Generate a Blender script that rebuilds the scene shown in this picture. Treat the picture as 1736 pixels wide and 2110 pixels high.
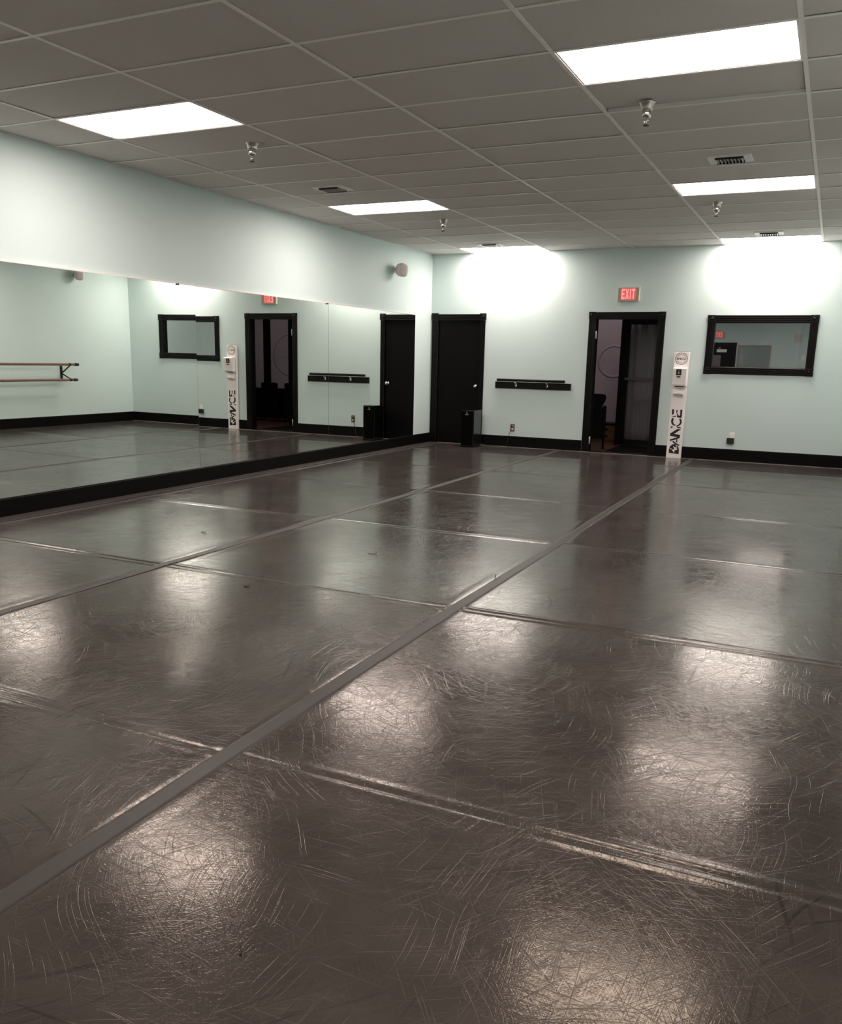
import bpy, bmesh, math, random
from mathutils import Vector, Matrix
random.seed(7)
sc = bpy.context.scene
for o in list(bpy.data.objects): bpy.data.objects.remove(o)
COL = sc.collection

# ------------------------------------------------------------------ camera, world, exposure
cam_d = bpy.data.cameras.new('camera'); cam = bpy.data.objects.new('camera', cam_d); COL.objects.link(cam)
CX, CY, CZ = 5.892, -12.712, 1.297
yaw, pitch, roll = .4400, -.2168, .0223
fw = Vector((-math.sin(yaw)*math.cos(pitch), math.cos(yaw)*math.cos(pitch), math.sin(pitch)))
rt0 = Vector((math.cos(yaw), math.sin(yaw), 0)); up0 = rt0.cross(fw)
rt = rt0*math.cos(roll) + up0*math.sin(roll); up = up0*math.cos(roll) - rt0*math.sin(roll)
M = Matrix((rt, up, -fw)).transposed().to_4x4(); M.translation = (CX, CY, CZ)
cam.matrix_world = M
cam_d.sensor_fit = 'VERTICAL'; cam_d.sensor_height = 24; cam_d.lens = 1756.5*24/2110
cam_d.shift_y = 74.2/2110; cam_d.clip_start = .05; cam_d.clip_end = 100
sc.camera = cam
w = bpy.data.worlds.new('world'); sc.world = w; w.use_nodes = True
w.node_tree.nodes['Background'].inputs[0].default_value = (.5, .5, .6, 1)
w.node_tree.nodes['Background'].inputs[1].default_value = .003
sc.view_settings.view_transform = 'Standard'; sc.view_settings.look = 'None'
sc.view_settings.gamma = 1; sc.view_settings.use_curve_mapping = False
sc.view_settings.exposure = 0.0
LIGHT_STRENGTH = 26.5
LIGHT_COLOR = (1.0, .84, .775, 1)

# ------------------------------------------------------------------ dimensions (metres)
W, H, D = 6.348, 2.911, 14.0          # room width, height, depth (back wall at y = 0)
F = .6096
X0 = .683                              # first ceiling runner
def gx(c): return X0 + c*2*F
def gy(r): return 0.0 - (13-r)*F if r < 13 else 0.0
MZ0, MZ1 = .148, 1.981                 # mirror bottom and top

# ------------------------------------------------------------------ helpers
class MB:
    def __init__(s): s.v = []; s.f = []; s.sm = []
    def add(s, vs, fs, smooth=False):
        b = len(s.v); s.v += [tuple(v) for v in vs]; s.f += [tuple(b+i for i in f) for f in fs]; s.sm += [smooth]*len(fs); return s
    def box(s, x0, x1, y0, y1, z0, z1):
        return s.add([(x0,y0,z0),(x1,y0,z0),(x1,y1,z0),(x0,y1,z0),(x0,y0,z1),(x1,y0,z1),(x1,y1,z1),(x0,y1,z1)],
                     [(0,3,2,1),(4,5,6,7),(0,1,5,4),(1,2,6,5),(2,3,7,6),(3,0,4,7)])
    def prism(s, pts, a, b, axis='y'):       # polygon in the two other axes, extruded from a to b
        n = len(pts)
        def P(p, t):
            return {'y': (p[0], t, p[1]), 'x': (t, p[0], p[1]), 'z': (p[0], p[1], t)}[axis]
        vs = [P(p, a) for p in pts] + [P(p, b) for p in pts]
        fs = [tuple(range(n)), tuple(range(2*n-1, n-1, -1))] + [(i, i+n, (i+1) % n+n, (i+1) % n) for i in range(n)]
        return s.add(vs, fs)
    def tube(s, pts, r, n=10, cap=True):
        pts = [Vector(p) for p in pts]; rs = r if isinstance(r, (list, tuple)) else [r]*len(pts)
        vs = []; fs = []
        for i, p in enumerate(pts):
            d = (pts[min(i+1, len(pts)-1)] - pts[max(i-1, 0)]).normalized()
            a = d.cross(Vector((0,0,1)) if abs(d.z) < .9 else Vector((1,0,0))).normalized(); b = d.cross(a)
            for k in range(n):
                t = 2*math.pi*k/n; vs.append(p + (a*math.cos(t)+b*math.sin(t))*rs[i])
        for i in range(len(pts)-1):
            for k in range(n): fs.append((i*n+k, i*n+(k+1) % n, (i+1)*n+(k+1) % n, (i+1)*n+k))
        s.add(vs, fs, True)
        if cap:
            b = len(s.v)-len(vs)
            s.f += [tuple(b+k for k in range(n-1, -1, -1)), tuple(b+(len(pts)-1)*n+k for k in range(n))]; s.sm += [False, False]
        return s
    def lathe(s, prof, c=(0,0,0), n=20, axis='z'):   # prof: (radius, height) list
        vs = []; fs = []
        for r, h in prof:
            for k in range(n):
                t = 2*math.pi*k/n; x, y = r*math.cos(t), r*math.sin(t)
                v = {'z': (x, y, h), 'y': (x, h, y), 'x': (h, x, y)}[axis]
                vs.append((c[0]+v[0], c[1]+v[1], c[2]+v[2]))
        for i in range(len(prof)-1):
            for k in range(n): fs.append((i*n+k, i*n+(k+1) % n, (i+1)*n+(k+1) % n, (i+1)*n+k))
        s.add(vs, fs, True)
        b = len(s.v)-len(vs)
        s.f += [tuple(b+k for k in range(n)), tuple(b+(len(prof)-1)*n+k for k in range(n))]; s.sm += [False, False]
        return s
    def mesh(s, name):
        me = bpy.data.meshes.new(name); me.from_pydata(s.v, [], s.f)
        me.polygons.foreach_set('use_smooth', s.sm); me.update()
        bm = bmesh.new(); bm.from_mesh(me); bmesh.ops.recalc_face_normals(bm, faces=bm.faces); bm.to_mesh(me); bm.free()
        return me
    def build(s, name, mat, parent=None, bevel=0, seg=2, off=None):
        me = s.mesh(name); me.materials.append(mat)
        o = bpy.data.objects.new(name, me); COL.objects.link(o)
        if parent: o.parent = parent; o.matrix_parent_inverse = Matrix.Translation(-parent.location) if off is None else Matrix()
        if bevel:
            m = o.modifiers.new('bevel', 'BEVEL'); m.width = bevel; m.segments = seg; m.limit_method = 'ANGLE'; m.angle_limit = .6
        return o
def tag(o, label=None, cat=None, group=None, kind=None):
    if label: o['label'] = label
    if cat: o['category'] = cat
    if group: o['group'] = group
    if kind: o['kind'] = kind
    return o
def empty(name, loc=(0,0,0), **k):
    o = bpy.data.objects.new(name, None); COL.objects.link(o); o.location = loc; o.empty_display_size = .1
    return tag(o, **k)
def copy_tree(o, parent=None, kids=None):
    c = o.copy(); COL.objects.link(c)
    if parent: c.parent = parent
    for ch in [x for x in bpy.data.objects if x.parent == o]: copy_tree(ch, c)
    return c
def linked(name, src, parent, loc):
    o = bpy.data.objects.new(name, src.data); COL.objects.link(o); o.parent = parent; o.location = loc; return o

# ------------------------------------------------------------------ materials
def new_mat(name):
    m = bpy.data.materials.new(name); m.use_nodes = True
    return m, m.node_tree.nodes, m.node_tree.links, m.node_tree.nodes['Principled BSDF']
def simple(name, col, rough=.5, metal=0, spec=.5, noise=0, scale=20, bump=0, bscale=200, coat=0):
    m, N, L, p = new_mat(name)
    p.inputs['Base Color'].default_value = (*col, 1); p.inputs['Roughness'].default_value = rough
    p.inputs['Metallic'].default_value = metal; p.inputs['Specular IOR Level'].default_value = spec
    p.inputs['Coat Weight'].default_value = coat
    tc = N.new('ShaderNodeTexCoord')
    if noise:
        n = N.new('ShaderNodeTexNoise'); n.inputs['Scale'].default_value = scale; n.inputs['Detail'].default_value = 4
        L.new(tc.outputs['Object'], n.inputs['Vector'])
        mx = N.new('ShaderNodeMix'); mx.data_type = 'RGBA'
        mx.inputs['A'].default_value = (*[c*(1-noise) for c in col], 1); mx.inputs['B'].default_value = (*[min(1, c*(1+noise)) for c in col], 1)
        L.new(n.outputs['Fac'], mx.inputs['Factor']); L.new(mx.outputs['Result'], p.inputs['Base Color'])
    if bump:
        n = N.new('ShaderNodeTexNoise'); n.inputs['Scale'].default_value = bscale; n.inputs['Detail'].default_value = 3
        L.new(tc.outputs['Object'], n.inputs['Vector'])
        b = N.new('ShaderNodeBump'); b.inputs['Strength'].default_value = bump; b.inputs['Distance'].default_value = .002
        L.new(n.outputs['Fac'], b.inputs['Height']); L.new(b.outputs['Normal'], p.inputs['Normal'])
    return m
def emit(name, col, s):
    m, N, L, p = new_mat(name); p.inputs['Base Color'].default_value = (.8,.8,.8,1)
    p.inputs['Emission Color'].default_value = col; p.inputs['Emission Strength'].default_value = s
    return m

m_wall = simple('aqua_wall_paint', (.615, .745, .73), .55, spec=.3, noise=.03, scale=1.2, bump=.35, bscale=90)
m_tile = simple('ceiling_tile', (.70, .665, .645), .9, spec=.1, noise=.06, scale=60, bump=.8, bscale=260)
m_tee = simple('white_painted_tee', (.93, .91, .88), .45, spec=.4)
m_black = simple('black_trim_paint', (.0035, .003, .003), .38, spec=.2, noise=.2, scale=30)
m_base = simple('black_baseboard', (.002, .0016, .0018), .6, spec=.12)
m_door = simple('black_door_paint', (.003, .003, .0032), .5, spec=.10, noise=.2, scale=6)
m_chrome = simple('chrome', (.75, .73, .70), .12, metal=1)
m_steel = simple('satin_steel', (.62, .60, .55), .35, metal=1)
m_hinge = simple('hinge_plate', (.62, .60, .53), .45, metal=.3)
m_white = simple('white_board_paint', (.93, .885, .87), .4, spec=.4)
m_plast = simple('white_plastic', (.90, .87, .845), .35)
m_cream = simple('cream_plastic', (.74, .70, .60), .4)
m_beige = simple('beige_sign_face', (.42, .33, .24), .5)
m_greyplast = simple('speaker_plastic', (.74, .70, .66), .5, noise=.05, scale=40)
m_grille = simple('speaker_grille', (.78, .70, .68), .6, noise=.15, scale=300)
m_gloss = simple('gloss_black_cabinet', (.008, .008, .009), .13, spec=.7)
m_cloth = simple('black_speaker_cloth', (.0025, .0025, .0025), .8, spec=.04, noise=.3, scale=400)
m_print = simple('black_print', (.012, .006, .007), .5)
m_grey = simple('grey_print', (.33, .29, .28), .5)
m_mark = simple('pale_print', (.60, .58, .56), .5)
m_wood = simple('barre_wood', (.22, .115, .070), .38, noise=.25, scale=14)
m_blackmetal = simple('black_metal', (.014, .012, .012), .4)
m_chair = simple('black_chair', (.0025, .002, .0025), .7, spec=.12)
m_lilac = simple('lilac_wall_paint', (.62, .53, .59), .7, spec=.2, noise=.03, scale=2)
m_logo = simple('grey_wall_decal', (.57, .485, .54), .7)
m_lobbyfloor = simple('brown_lobby_floor', (.13, .055, .03), .4, noise=.3, scale=5)
m_box = simple('brown_wood_cabinet', (.22, .11, .035), .5, noise=.25, scale=12)
m_plate = simple('bronze_plate', (.20, .14, .10), .35, metal=.5)
m_tape = simple('grey_vinyl_tape', (.050, .045, .042), .45, spec=.2, noise=.12, scale=8)
m_sub = simple('painted_subfloor', (.105, .092, .082), .55, noise=.2, scale=3)
m_debris = simple('dark_debris', (.012, .008, .008), .4)
m_paper = simple('paper', (.62, .58, .52), .7)
m_frame = simple('tan_frame', (.42, .33, .27), .5)
m_light = emit('light_diffuser', LIGHT_COLOR, LIGHT_STRENGTH)
m_exit = emit('exit_red', (1.0, .035, .05, 1), .85)
m_exithalo = emit('exit_red_halo', (1.0, .12, .12, 1), .38)  # pinkish bloom around the letters, put in as a weakly glowing panel
m_exithalo.node_tree.nodes['Principled BSDF'].inputs['Base Color'].default_value = (.5, .2, .16, 1)

m_mirror, N, L, p = new_mat('mirror_silver')
p.inputs['Base Color'].default_value = (.84, .875, .835, 1); p.inputs['Metallic'].default_value = 1; p.inputs['Roughness'].default_value = 0
m_mirroredge = simple('mirror_edge', (.05, .07, .06), .3)
# one-way observation glass: partly reflecting, partly clear
m_pane, N, L, p = new_mat('observation_glass')
gl = N.new('ShaderNodeBsdfGlossy'); gl.inputs['Color'].default_value = (.92, .97, .98, 1); gl.inputs['Roughness'].default_value = .004
tr = N.new('ShaderNodeBsdfTransparent'); tr.inputs['Color'].default_value = (.12, .13, .14, 1)
mx = N.new('ShaderNodeMixShader'); mx.inputs[0].default_value = .46
L.new(tr.outputs[0], mx.inputs[1]); L.new(gl.outputs[0], mx.inputs[2]); L.new(mx.outputs[0], N['Material Output'].inputs['Surface'])
m_clear, N, L, p = new_mat('clear_glass')
gl = N.new('ShaderNodeBsdfGlossy'); gl.inputs['Roughness'].default_value = .01
tr = N.new('ShaderNodeBsdfTransparent'); tr.inputs['Color'].default_value = (.8, .82, .82, 1)
mx = N.new('ShaderNodeMixShader'); mx.inputs[0].default_value = .025
L.new(tr.outputs[0], mx.inputs[1]); L.new(gl.outputs[0], mx.inputs[2]); L.new(mx.outputs[0], N['Material Output'].inputs['Surface'])
m_curtain, N, L, p = new_mat('sheer_curtain')
p.inputs['Base Color'].default_value = (.66, .56, .60, 1); p.inputs['Roughness'].default_value = .9
# acetate sheet of the poster on the rear wall
m_acetate = simple('acetate_sheet', (.30, .36, .36), .08, spec=.6)

# scratched marley vinyl
def marley():
    m, N, L, p = new_mat('scuffed_vinyl')
    def node(t, **k):
        n = N.new(t)
        for a, b in k.items(): setattr(n, a, b)
        return n
    def math_(op, a, b=None, clamp=False):
        n = node('ShaderNodeMath', operation=op, use_clamp=clamp)
        for i, x in enumerate((a, b)):
            if x is None: continue
            if isinstance(x, (int, float)): n.inputs[i].default_value = x
            else: L.new(x, n.inputs[i])
        return n.outputs[0]
    def ramp(x, lo, hi):
        n = node('ShaderNodeMapRange'); n.clamp = True
        L.new(x, n.inputs['Value']); n.inputs['From Min'].default_value = lo; n.inputs['From Max'].default_value = hi
        return n.outputs['Result']
    geo = node('ShaderNodeNewGeometry')
    # gently bend the coordinates so that scuffs curve
    wn = node('ShaderNodeTexNoise'); wn.inputs['Scale'].default_value = 1.1; wn.inputs['Detail'].default_value = 1
    L.new(geo.outputs['Position'], wn.inputs['Vector'])
    vs = node('ShaderNodeVectorMath', operation='SCALE'); vs.inputs['Scale'].default_value = .45
    L.new(wn.outputs['Color'], vs.inputs[0])
    va = node('ShaderNodeVectorMath', operation='ADD'); L.new(geo.outputs['Position'], va.inputs[0]); L.new(vs.outputs[0], va.inputs[1])
    P = va.outputs[0]
    def noise(vec, sc_, det=2, rough=.5):
        n = node('ShaderNodeTexNoise'); n.inputs['Scale'].default_value = sc_; n.inputs['Detail'].default_value = det; n.inputs['Roughness'].default_value = rough
        L.new(vec, n.inputs['Vector']); return n.outputs['Fac']
    def streak(ang, sx, sy, off, lo, hi):
        mp = node('ShaderNodeMapping'); mp.vector_type = 'POINT'
        mp.inputs['Rotation'].default_value = (0, 0, math.radians(ang)); mp.inputs['Scale'].default_value = (1, 1, 0)
        L.new(P, mp.inputs['Vector'])
        mp2 = node('ShaderNodeMapping'); mp2.inputs['Scale'].default_value = (sx, sy, 1); mp2.inputs['Location'].default_value = (off, off*1.7, off)
        L.new(mp.outputs[0], mp2.inputs['Vector'])
        return ramp(noise(mp2.outputs[0], 1, 1, .4), lo, hi)
    def total(lst):
        s = lst[0]
        for x in lst[1:]: s = math_('MAXIMUM', s, x)
        return s
    # light scratches, dark rubber scuffs and the hair-fine web
    light = total([streak(a, 3.0, 240, o, .64, .74) for a, o in ((8, 3), (47, 11), (83, 23), (121, 31), (156, 47))])
    dark = total([streak(a, 2.0, 46, o, .64, .76) for a, o in ((-58, 5), (-70, 17), (-40, 29), (-100, 41), (15, 53))])
    fine = total([streak(a, 10, 190, o, .50, .68) for a, o in ((15, 2), (52, 9), (88, 14), (130, 21), (165, 33))])
    msk = ramp(noise(geo.outputs['Position'], 1.3, 3), .38, .66)
    msk2 = ramp(noise(geo.outputs['Position'], 2.1, 3), .42, .68)
    blot = noise(geo.outputs['Position'], 2.4, 5, .6)
    base = node('ShaderNodeMix', data_type='RGBA')
    base.inputs['A'].default_value = (.044, .0375, .0345, 1); base.inputs['B'].default_value = (.066, .057, .052, 1)
    L.new(ramp(blot, .3, .7), base.inputs['Factor'])
    c1 = node('ShaderNodeMix', data_type='RGBA'); c1.inputs['B'].default_value = (.14, .12, .11, 1)
    L.new(base.outputs['Result'], c1.inputs['A'])
    L.new(math_('MULTIPLY', math_('MULTIPLY', light, msk), .22), c1.inputs['Factor'])
    c2 = node('ShaderNodeMix', data_type='RGBA'); c2.inputs['B'].default_value = (.016, .013, .013, 1)
    L.new(c1.outputs['Result'], c2.inputs['A']); L.new(math_('MULTIPLY', math_('MULTIPLY', dark, msk2), .85), c2.inputs['Factor'])
    L.new(c2.outputs['Result'], p.inputs['Base Color'])
    # roughness: worn patches and scratches
    r = math_('ADD', math_('MULTIPLY', blot, .08), ROUGH0)
    r = math_('ADD', r, math_('MULTIPLY', light, .05))
    r = math_('ADD', r, math_('MULTIPLY', dark, .10))
    L.new(r, p.inputs['Roughness'])
    p.inputs['Specular IOR Level'].default_value = .15; p.inputs['Specular Tint'].default_value = (1, .82, .52, 1)
    # relief: fine web, embossed grain, soft waves of the sheet
    h = math_('ADD', math_('MULTIPLY', fine, .5), math_('MULTIPLY', light, -.9))
    h = math_('ADD', h, math_('MULTIPLY', noise(geo.outputs['Position'], 240, 1), .45))
    b1 = node('ShaderNodeBump'); b1.inputs['Strength'].default_value = 1; b1.inputs['Distance'].default_value = BUMP_FINE
    L.new(h, b1.inputs['Height'])
    b2 = node('ShaderNodeBump'); b2.inputs['Strength'].default_value = 1; b2.inputs['Distance'].default_value = BUMP_WAVE
    L.new(noise(geo.outputs['Position'], 6, 3), b2.inputs['Height']); L.new(b1.outputs['Normal'], b2.inputs['Normal'])
    L.new(b2.outputs['Normal'], p.inputs['Normal']);
    return m
ROUGH0, BUMP_FINE, BUMP_WAVE = .065, .00017, .00018
m_marley = marley()

# ------------------------------------------------------------------ room shell
T = .12
floor = tag(MB().box(-T, W+T, -D-T, T, -.12, 0).build('floor', m_sub), kind='structure')
ceiling = tag(MB().box(-T, W+T, -D-T, T, H+.05, H+.12).build('ceiling', m_tile), kind='structure')
# openings in the back wall
D1 = (.128, .852, 0, 1.925)            # door_1 leaf opening x0,x1,z0,z1
D2 = (2.640, 3.556, 0, 1.955)
WN = (4.312, 5.532, 1.288, 1.900)
b = MB()
for x0, x1, z0, z1 in ((-T, D1[0], 0, H+.05), (D1[0], D1[1], D1[3], H+.05), (D1[1], D2[0], 0, H+.05), (D2[0], D2[1], D2[3], H+.05),
                       (D2[1], WN[0], 0, H+.05), (WN[0], WN[1], 0, WN[2]), (WN[0], WN[1], WN[3], H+.05), (WN[1], W+T, 0, H+.05)):
    b.box(x0, x1, 0, T, z0, z1)
wall_back = tag(b.build('wall_back', m_wall), kind='structure')
wall_left = tag(MB().box(-T, 0, -D-T, 0, 0, H+.05).build('wall_left', m_wall), kind='structure')
wall_right = tag(MB().box(W, W+T, -D-T, 0, 0, H+.05).build('wall_right', m_wall), kind='structure')
wall_rear = tag(MB().box(0, W, -D-T, -D, 0, H+.05).build('wall_rear', m_wall), kind='structure')

# ceiling grid: one tile, one tee at a time
nrow0 = -10
xs = [0] + [gx(c) for c in range(5)] + [W]
lights = [(0, r) for r in (-6, 0, 6, 12)] + [(3, r) for r in (-6, 0, 6, 12)]
tile_mesh = {}
for r in range(nrow0, 13):
    for ci in range(6):
        c = ci-1
        if (c, r) in lights: continue
        x0, x1 = xs[ci], xs[ci+1]; y0, y1 = gy(r), gy(r+1)
        wdt = round(x1-x0, 3)
        if wdt not in tile_mesh:
            t = MB().box(-wdt/2+.003, wdt/2-.003, -F/2+.003, F/2-.003, 0, .016)
            me = t.mesh('ceiling_tile'); me.materials.append(m_tile); tile_mesh[wdt] = me
        o = bpy.data.objects.new('ceiling_tile', tile_mesh[wdt]); COL.objects.link(o); o.parent = ceiling
        o.location = ((x0+x1)/2, (y0+y1)/2, H+.0016 + random.uniform(0, .0022))
        o.rotation_euler = (random.uniform(-.004, .004), random.uniform(-.0015, .0015), 0)
        if (c, r) == (3, 1): o.location.z += .010; o.rotation_euler = (.03, 0, 0)
for c in range(5):
    MB().box(gx(c)-.012, gx(c)+.012, -D, 0, H-.003, H+.001).box(gx(c)-.001, gx(c)+.001, -D, 0, H+.001, H+.035).build('main_runner', m_tee, ceiling)
tee_mesh = {}
for r in range(nrow0, 13):
    for ci in range(6):
        x0, x1 = xs[ci], xs[ci+1]; wdt = round(x1-x0, 3)
        if wdt not in tee_mesh:
            a = -wdt/2+(.012 if ci else 0); bb_ = wdt/2-(.012 if ci < 5 else 0)
            me = MB().box(a, bb_, -.012, .012, 0, .0032).box(a, bb_, -.001, .001, .0032, .03).mesh('cross_tee'); me.materials.append(m_tee); tee_mesh[wdt] = me
        if r == nrow0: continue
        o = bpy.data.objects.new('cross_tee', tee_mesh[wdt]); COL.objects.link(o); o.parent = ceiling
        o.location = ((x0+x1)/2, gy(r), H-.0025)
for nm, bx in (('left', (0, .02, -D, 0)), ('right', (W-.02, W, -D, 0)), ('back', (0, W, -.02, 0)), ('rear', (0, W, -D, -D+.02))):
    MB().box(*bx, H-.003, H+.001).build('wall_angle', m_tee, ceiling)

# baseboards
def base_prof(h, t=.015): return [(0, 0), (t, 0), (t, h-.012), (t*.55, h), (0, h)]
b = MB()
BB = .170
for x0, x1 in ((.930, 2.545), (3.645, W)):
    b.prism([(-y, z) for y, z in base_prof(BB)], x0, x1, 'x')
tag(b.build('baseboard_back', m_base), kind='structure')
tag(MB().prism(base_prof(MZ0, .018), -D, -.001, 'y').build('baseboard_left', m_base), kind='structure')
tag(MB().prism([(W-x, z) for x, z in base_prof(BB)], -D, -.016, 'y').build('baseboard_right', m_base), kind='structure')
b = MB()
for x0, x1 in ((.019, 2.10), (3.27, W-.016)): b.prism([(-D+y, z) for y, z in base_prof(BB)], x0, x1, 'x')
tag(b.build('baseboard_rear', m_base), kind='structure')

# ------------------------------------------------------------------ vinyl sheets, ridges and tapes
SEAMS = [-12.55, -10.60, -8.665, -6.765, -4.92, -3.05, -1.15]
def tape_x(x, y):       # the seam wanders a little
    return x + (.035*(max(0, -y-6)/6)**1.2 if x > 3 else -.02*(max(0, -y-3)/8)) + .006*math.sin(y*1.3+x)
def ridge(x, y, k0):
    z = 0
    for i, s in enumerate(SEAMS):
        amp = .0034*(1 if s < -6 else .8)*(.6+.4*math.sin(x*1.7+i*2.1+k0))
        ys = s + .012*math.sin(x*.9+i) + (.02*k0-.02) - .010*max(0, x-4.5)*0
        z += amp*math.exp(-((y-ys-.030)/.020)**2) + amp*.85*math.exp(-((y-ys+.028)/.017)**2) - .0012*math.exp(-((y-ys)/.012)**2)
        z += .0020*math.exp(-((y-ys)/.16)**2)
    return z
def sheet(xa, xb, k0):
    ys = set()
    y = -D+.005
    while y < -.03: ys.add(round(y, 4)); y += .18
    for s in SEAMS:
        for i in range(-24, 25): ys.add(round(s + i*.0075, 4))
    ys.add(-.03); ys = sorted(ys)
    nx = 30
    us = [0, .004, .012, .02, .03, .045, .06, .08, .11, .15] + [.15 + (1-.30)*i/(nx) for i in range(1, nx)] + [.85, .89, .92, .94, .955, .97, .98, .988, .996, 1]
    us = sorted(set(us))
    vs = []; fs = []; n = len(us)
    for yy in ys:
        a = tape_x(xa, yy) if xa > 1 else xa; bb_ = tape_x(xb, yy) if xb < W-.2 else xb
        for u in us:
            x = a+(bb_-a)*u; d = min(x-a, bb_-x)
            curl = .0030*math.exp(-((d-.055)/.022)**2) * (.7+.3*math.sin(yy*2.3+k0)) if (xa > 1 and x-a < .5) or (xb < W-.2 and bb_-x < .5) else 0
            vs.append((x, yy, .0025 + ridge(x, yy, k0) + curl + .0006*math.sin(x*3.1+yy*1.7)))
    for j in range(len(ys)-1):
        for i in range(n-1): fs.append((j*n+i, j*n+i+1, (j+1)*n+i+1, (j+1)*n+i))
    nv = len(vs)     # a skirt down to the floor closes the edges
    rim = list(range(n)) + [j*n+n-1 for j in range(1, len(ys))] + [(len(ys)-1)*n+i for i in range(n-2, -1, -1)] + [j*n for j in range(len(ys)-2, 0, -1)]
    vs += [(vs[i][0], vs[i][1], .0) for i in rim]
    fs += [(rim[k], nv+k, nv+(k+1) % len(rim), rim[(k+1) % len(rim)]) for k in range(len(rim))]
    m = MB(); m.add(vs, fs, True); return m.build('vinyl_sheet', m_marley, floor)
XT1, XT2, XE = 2.225, 4.185, 6.14
sheet(.185, XT1-.002, 0); sheet(XT1+.002, XT2-.002, 1); sheet(XT2+.002, XE, 2); sheet(XE+.004, W-.002, 3)
def tape(xc, wid, y0, y1, curved=True, rag=.0015, z=.0056):
    vs = []; fs = []; n = 120; cs = [-1, -.93, -.6, 0, .6, .93, 1]
    for j in range(n+1):
        y = y0+(y1-y0)*j/n; x = tape_x(xc, y) if curved else xc
        zr = ridge(x, y, 1)*.9
        for c in cs:
            e = rag*random.uniform(-1, 1) if abs(c) == 1 else 0
            vs.append((x+c*wid/2+e, y, z - (.0016 if abs(c) == 1 else 0) + .0009*(1-c*c)*0 + zr + (.0010*math.exp(-((abs(c)-.8)/.2)**2))))
    k = len(cs)
    for j in range(n):
        for i in range(k-1): fs.append((j*k+i, j*k+i+1, (j+1)*k+i+1, (j+1)*k+i))
    m = MB(); m.add(vs, fs, True); return m.build('floor_tape', m_tape, floor)
tape(XT1, .066, -D+.01, -.06); tape(XT2, .075, -D+.01, -.06)
tape(.262, .060, -D+.01, -.06, curved=False, rag=.004, z=.0050)
# wall-side tape strip by the mirror base and along the back wall
MB().box(.020, .165, -D+.01, -.02, 0, .002).build('edge_strip', m_tape, floor)
MB().box(.20, 2.545, -.052, -.018, 0, .006).box(2.545, W-.02, -.050, -.016, 0, .006).build('edge_tape', simple('pale_edge_tape', (.22, .20, .19), .4), floor)

# ------------------------------------------------------------------ casings with corner rosettes
def flute(w, t=.018):     # cross-section of a fluted casing: (across, outwards)
    p = [(0, 0), (0, t*.7), (.006, t)]
    for c in (.24, .5, .76):
        c *= w; p += [(c-.009, t), (c-.005, t-.006), (c+.005, t-.006), (c+.009, t)]
    return p + [(w-.006, t), (w, t*.7), (w, 0)]
def rosette(parent, x, z, s, ysurf=0, sgn=-1):
    o = MB().box(x-s/2, x+s/2, *sorted((ysurf, ysurf+sgn*.024)), z-s/2, z+s/2).build('corner_block', m_black, parent, bevel=.003)
    y = ysurf+sgn*.024
    MB().lathe([(s*.40, y), (s*.38, y+sgn*.006), (s*.30, y+sgn*.006), (s*.26, y+sgn*.001), (s*.19, y+sgn*.001), (s*.15, y+sgn*.008), (s*.05, y+sgn*.011)],
               (x, 0, z), 20, 'y').build('rosette', m_black, o, off=1) if False else None
    r = MB().lathe([(s*.40, 0), (s*.38, sgn*.006), (s*.30, sgn*.006), (s*.26, sgn*.001), (s*.19, sgn*.001), (s*.15, sgn*.008), (s*.05, sgn*.011)],
               (x, y, z), 20, 'y').build('rosette', m_black)
    r.parent = o
def casing_v(parent, x0, w, z0, z1, ysurf=0, sgn=-1, name='side_casing'):
    MB().prism([(x0+a, ysurf+sgn*t) for a, t in flute(w)], z0, z1, 'z').build(name, m_black, parent)
def casing_h(parent, z0, w, x0, x1, ysurf=0, sgn=-1, name='head_casing'):
    MB().prism([(ysurf+sgn*t, z0+a) for a, t in flute(w)], x0, x1, 'x').build(name, m_black, parent)

# door_1: closed black slab
door1 = empty('door_1', (0, 0, 0), kind='structure')
cw = .085
casing_v(door1, .020, .114, 0, 1.920); casing_v(door1, .852-.006, cw-.006, 0, 1.920)
casing_h(door1, 1.915, cw+.012, .120, .846)
rosette(door1, .072, 1.974, .108); rosette(door1, .886, 1.974, .100)
MB().box(D1[0]-.016, D1[0], -.004, .10, 0, D1[3]).box(D1[1], D1[1]+.0001, -.004, .10, 0, D1[3]).build('door_jamb', m_black, door1)
MB().box(D1[0]+.003, D1[1]-.003, .020, .058, .006, D1[3]-.004).build('door_leaf', m_door, door1, bevel=.002)
kx, kz = .797, .914
k = MB().lathe([(.030, 0), (.030, -.006), (.012, -.010), (.011, -.030), (.022, -.038), (.028, -.050), (.026, -.062), (.012, -.070)], (kx, .020, kz), 20, 'y').build('door_knob', m_chrome, door1)
k['label'] = 'round chrome door knob'

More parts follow.
